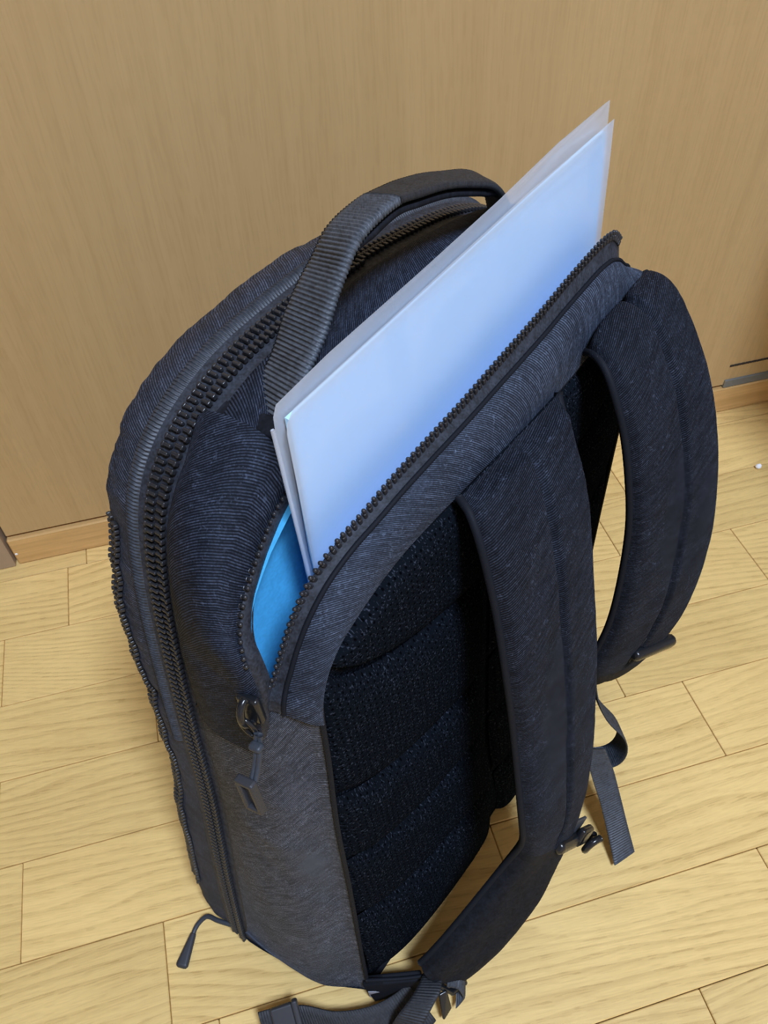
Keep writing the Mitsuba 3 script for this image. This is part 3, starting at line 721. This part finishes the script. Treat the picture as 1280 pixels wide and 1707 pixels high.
# ---- strap wings at the foot of the back panel, webbing and buckles
def wing(P, key, label):
    P = W3(np.array(P)); c = np.cross(P[1] - P[0], P[2] - P[0]); c = unit(c) * .0022
    put(key, hull(list(P + c) + list(P - c), .0016), 'black_cloth', smooth=30, label=label)
wing([(.004, -.002, .022), (.012, -.014, .030), (.030, -.034, .030), (.030, -.034, .010), (.004, -.010, .005)], BP + 'strap_wing', 'black fabric wing where the near strap is anchored')
put(BP + 'strap_wing__piping', tube(W3(curve([(.004, -.004, .030), (.013, -.016, .032), (.024, -.029, .032), (.040, -.045, .032)], 30)), .0015, 7), 'binding', True)
put(BP + 'strap_wing__tag', frame_box(W3([.0035, -.011, .012]), unit(Vec([.6, -.8, 0])), unit(Vec([0, 0, 1])), unit(Vec([.8, .6, 0])), .010, .014, .0008, .0003), 'grey_tab', smooth=40, label='small grey tag')
wing([(.310, -.004, .13), (.330, -.020, .06), (.345, -.022, .03), (.345, -.020, .006), (.312, -.004, .008)], BP + 'strap_wing', 'black fabric wing where the far strap is anchored')

def edge_ribbon(key, Lb, Rb, th, label, ribs=.0020, rib_h=.00025, n=60, mat='webbing'):
    Lw, Rw = W3(curve(Lb, n, 'pchip')), W3(curve(Rb, n, 'pchip'))
    m, uv = ribbon(Lw, Rw, th, ribs=ribs, rib_h=rib_h)
    return put(key, m, mat, True, uv, label=label)
edge_ribbon(BP + 'hanging_webbing', [(.2332, -.058, .085), (.2268, -.0698, .062), (.2201, -.0829, .042), (.2101, -.0967, .022), (.1961, -.1117, .007)], [(.2428, -.071, .085), (.2444, -.0789, .062), (.2364, -.0923, .042), (.2246, -.108, .022), (.216, -.1199, .007)], .0016, 'loose black webbing end hanging from the far strap')
lpc = np.array([(.2545, -.0454, .165), (.2535, -.0510, .135), (.2562, -.0626, .110), (.2623, -.074, .090), (.2623, -.0781, .070), (.2562, -.072, .052), (.2483, -.0597, .048), (.2450, -.050, .058), (.2530, -.0500, .085), (.2600, -.0450, .115), (.264, -.040, .14)])
lw = curve(lpc, 90, 'cubic'); dd = np.array([.0065, .0075, 0.0])
m, uv = ribbon(W3(lw - dd), W3(lw + dd), .0015, ribs=.002, rib_h=.0002)
put(BP + 'webbing_loop', m, 'webbing', True, uv, label='black webbing loop below the far strap')
edge_ribbon(BP + 'foot_webbing', [(.033, -.036, .034), (.0162, -.0392, .040), (.0008, -.0371, .036), (-.010, -.0345, .020), (-.018, -.034, .006)], [(.041, -.046, .034), (.0260, -.0545, .042), (.008, -.0549, .036), (-.006, -.0530, .020), (-.014, -.052, .006)], .0020, 'ribbed black webbing curving down to the floor', mat='black_webbing')
edge_ribbon(BP + 'floor_webbing', [(-.0589, .0459, .030), (-.0373, .0245, .030), (-.0241, .0024, .025), (.0028, -.0203, .020), (.0222, -.0281, .022)], [(-.0740, .0240, .012), (-.0530, .002, .010), (-.0374, -.022, .008), (-.0044, -.0499, .006), (.0171, -.0564, .010)], .0026, 'wide black webbing lying on the floor', mat='black_webbing')
kc = W3([-.0470, .0165, .024]); ke = unit(Vec([-.0145, -.020, -.017])); kt = unit(Vec([.020, -.019, 0])); kt = unit(kt - ke * (kt @ ke)); kn = np.cross(ke, kt)
put(BP + 'floor_webbing__keeper', join([frame_box(kc + kt * .0, ke, kt, kn, .040, .0045, .0065, .0015), frame_box(kc - kt * .010, ke, kt, kn, .038, .016, .0050, .0015)]), 'matte_plastic', smooth=40, label='black keeper on the webbing')
bc = W3([.0400, -.0530, .027]); be = unit(Vec([.3, -.5, -.8])); bt = unit(Vec([.8, -.45, .3])); bt = unit(bt - be * (bt @ be)); bn = np.cross(be, bt)
put(BP + 'ladder_lock', join([frame_box(bc + bt * .006 * s, be, bt, bn, .026, .0040, .0050, .0016) for s in (-1, 1)] + [frame_box(bc + be * .0115 * s, be, bt, bn, .0045, .016, .0055, .0016) for s in (-1, 1)]), 'black_plastic', smooth=40, label='black ladder buckle at the strap foot')
edge_ribbon(BP + 'ladder_lock__webbing_tail', [(.046, -.050, .036), (.050, -.056, .034), (.050, -.0600, .022), (.042, -.058, .014)], [(.036, -.054, .030), (.040, -.062, .028), (.040, -.066, .016), (.032, -.064, .010)], .0018, None)
put(BP + 'ladder_lock__tab', hull(W3([(.030, -.052, .024), (.022, -.060, .010), (.030, -.060, .010), (.034, -.054, .024)]), .0012), 'black_plastic', smooth=40)

# ------------------------------------------------------------------ clear folder and its papers
def plate(outline, vfun, key, mat, label=None, category=None, n=40):
    """film following a gently curved plane v = vfun(u, w)"""
    poly = Polygon(outline)
    G = lining_wall(poly, vfun, n); m, uv = sheet(G)
    return put(key, m, mat, True, uv, label=label, category=category)
rad = [(.0745 + .010 - .010 * math.cos(a), .4945 - .010 + .010 * math.sin(a)) for a in np.linspace(0, math.pi / 2, 8)]
fol = [(.0712, .20)] + [(.0714, .394)] + rad + [(.2512, .5058), (.3254, .5112), (.3624, .5150), (.3620, .482), (.3604, .436), (.356, .20)]
fol = [(a + .0020 + .0025 * min(1, max(0, (a - .3) / .04)), b - .0004 if b > .3 else b) for a, b in fol]
fol2 = [(.0745, .20), (.0745, .392)] + [(a + .0028, b - .0045) for a, b in rad] + [(.2512, .5015), (.3254, .5055), (.3618, .5075), (.3620, .482), (.3604, .436), (.356, .20)]
def v_bk(u, w, a, b): return .0346 + .0030 * np.exp(-((u - .325) / .03) ** 2) * np.clip((w - .44) / .07, 0, 1) + .0012 * np.sin(u * 30) * (w - .2)
def v_fr(u, w, a, b): return .0293 - .001 * np.exp(-((u - .33) / .03) ** 2) * np.clip((w - .46) / .05, 0, 1) + .0010 * np.sin(u * 30) * (w - .2)
plate(fol, v_bk, 'clear_folder__back_sheet', 'film')
plate(fol2, v_fr, 'clear_folder__front_sheet', 'film')
edge = np.array([(.0726, .0316, w) for w in np.linspace(.21, .485, 30)])
put('clear_folder__fold', tube(W3(edge), .0010, 7), 'film', True)
meta('clear_folder', 'translucent frosted plastic folder standing in the open backpack', None, 'folder')
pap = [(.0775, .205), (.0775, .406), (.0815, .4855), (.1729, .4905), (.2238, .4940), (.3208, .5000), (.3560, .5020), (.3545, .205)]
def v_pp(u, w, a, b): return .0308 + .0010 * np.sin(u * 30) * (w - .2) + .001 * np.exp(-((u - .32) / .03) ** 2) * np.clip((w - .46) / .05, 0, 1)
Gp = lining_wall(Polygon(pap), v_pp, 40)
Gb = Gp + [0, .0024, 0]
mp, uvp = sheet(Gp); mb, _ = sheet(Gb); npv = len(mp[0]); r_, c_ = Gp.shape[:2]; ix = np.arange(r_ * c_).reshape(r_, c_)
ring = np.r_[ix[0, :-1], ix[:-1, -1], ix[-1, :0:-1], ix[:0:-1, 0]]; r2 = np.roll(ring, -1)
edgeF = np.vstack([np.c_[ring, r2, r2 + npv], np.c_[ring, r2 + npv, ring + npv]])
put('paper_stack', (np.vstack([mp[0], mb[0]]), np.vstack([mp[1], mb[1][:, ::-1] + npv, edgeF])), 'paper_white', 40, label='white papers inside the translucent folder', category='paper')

# ------------------------------------------------------------------ small things
lint = trimesh.creation.icosphere(2, .0038); lv = lint.vertices
lint.vertices = lv * (1 + .5 * (meshkit.fbm(lv * 500)[:, None] - .5)) * [1.0, .8, .9] + [.603, .544, .0032]
put('paper_scrap', lint, 'lint_white', smooth=True, label='tiny white scrap lying on the floor right of the backpack', category='scrap')

# low dark side table outside the frame at the right: its shade falls on the floor and the door there
put('side_table__top', box(.585, 1.10, .20, .610, .43, .455, .003), 'cabinet_brown')
for x in (.74, 1.06):
    for y in (.23, .58): put('side_table__leg', box(x - .018, x + .018, y - .018, y + .018, 0, .43, .002), 'cabinet_brown')
meta('side_table', 'low dark brown side table by the door at the right edge', None, 'table')
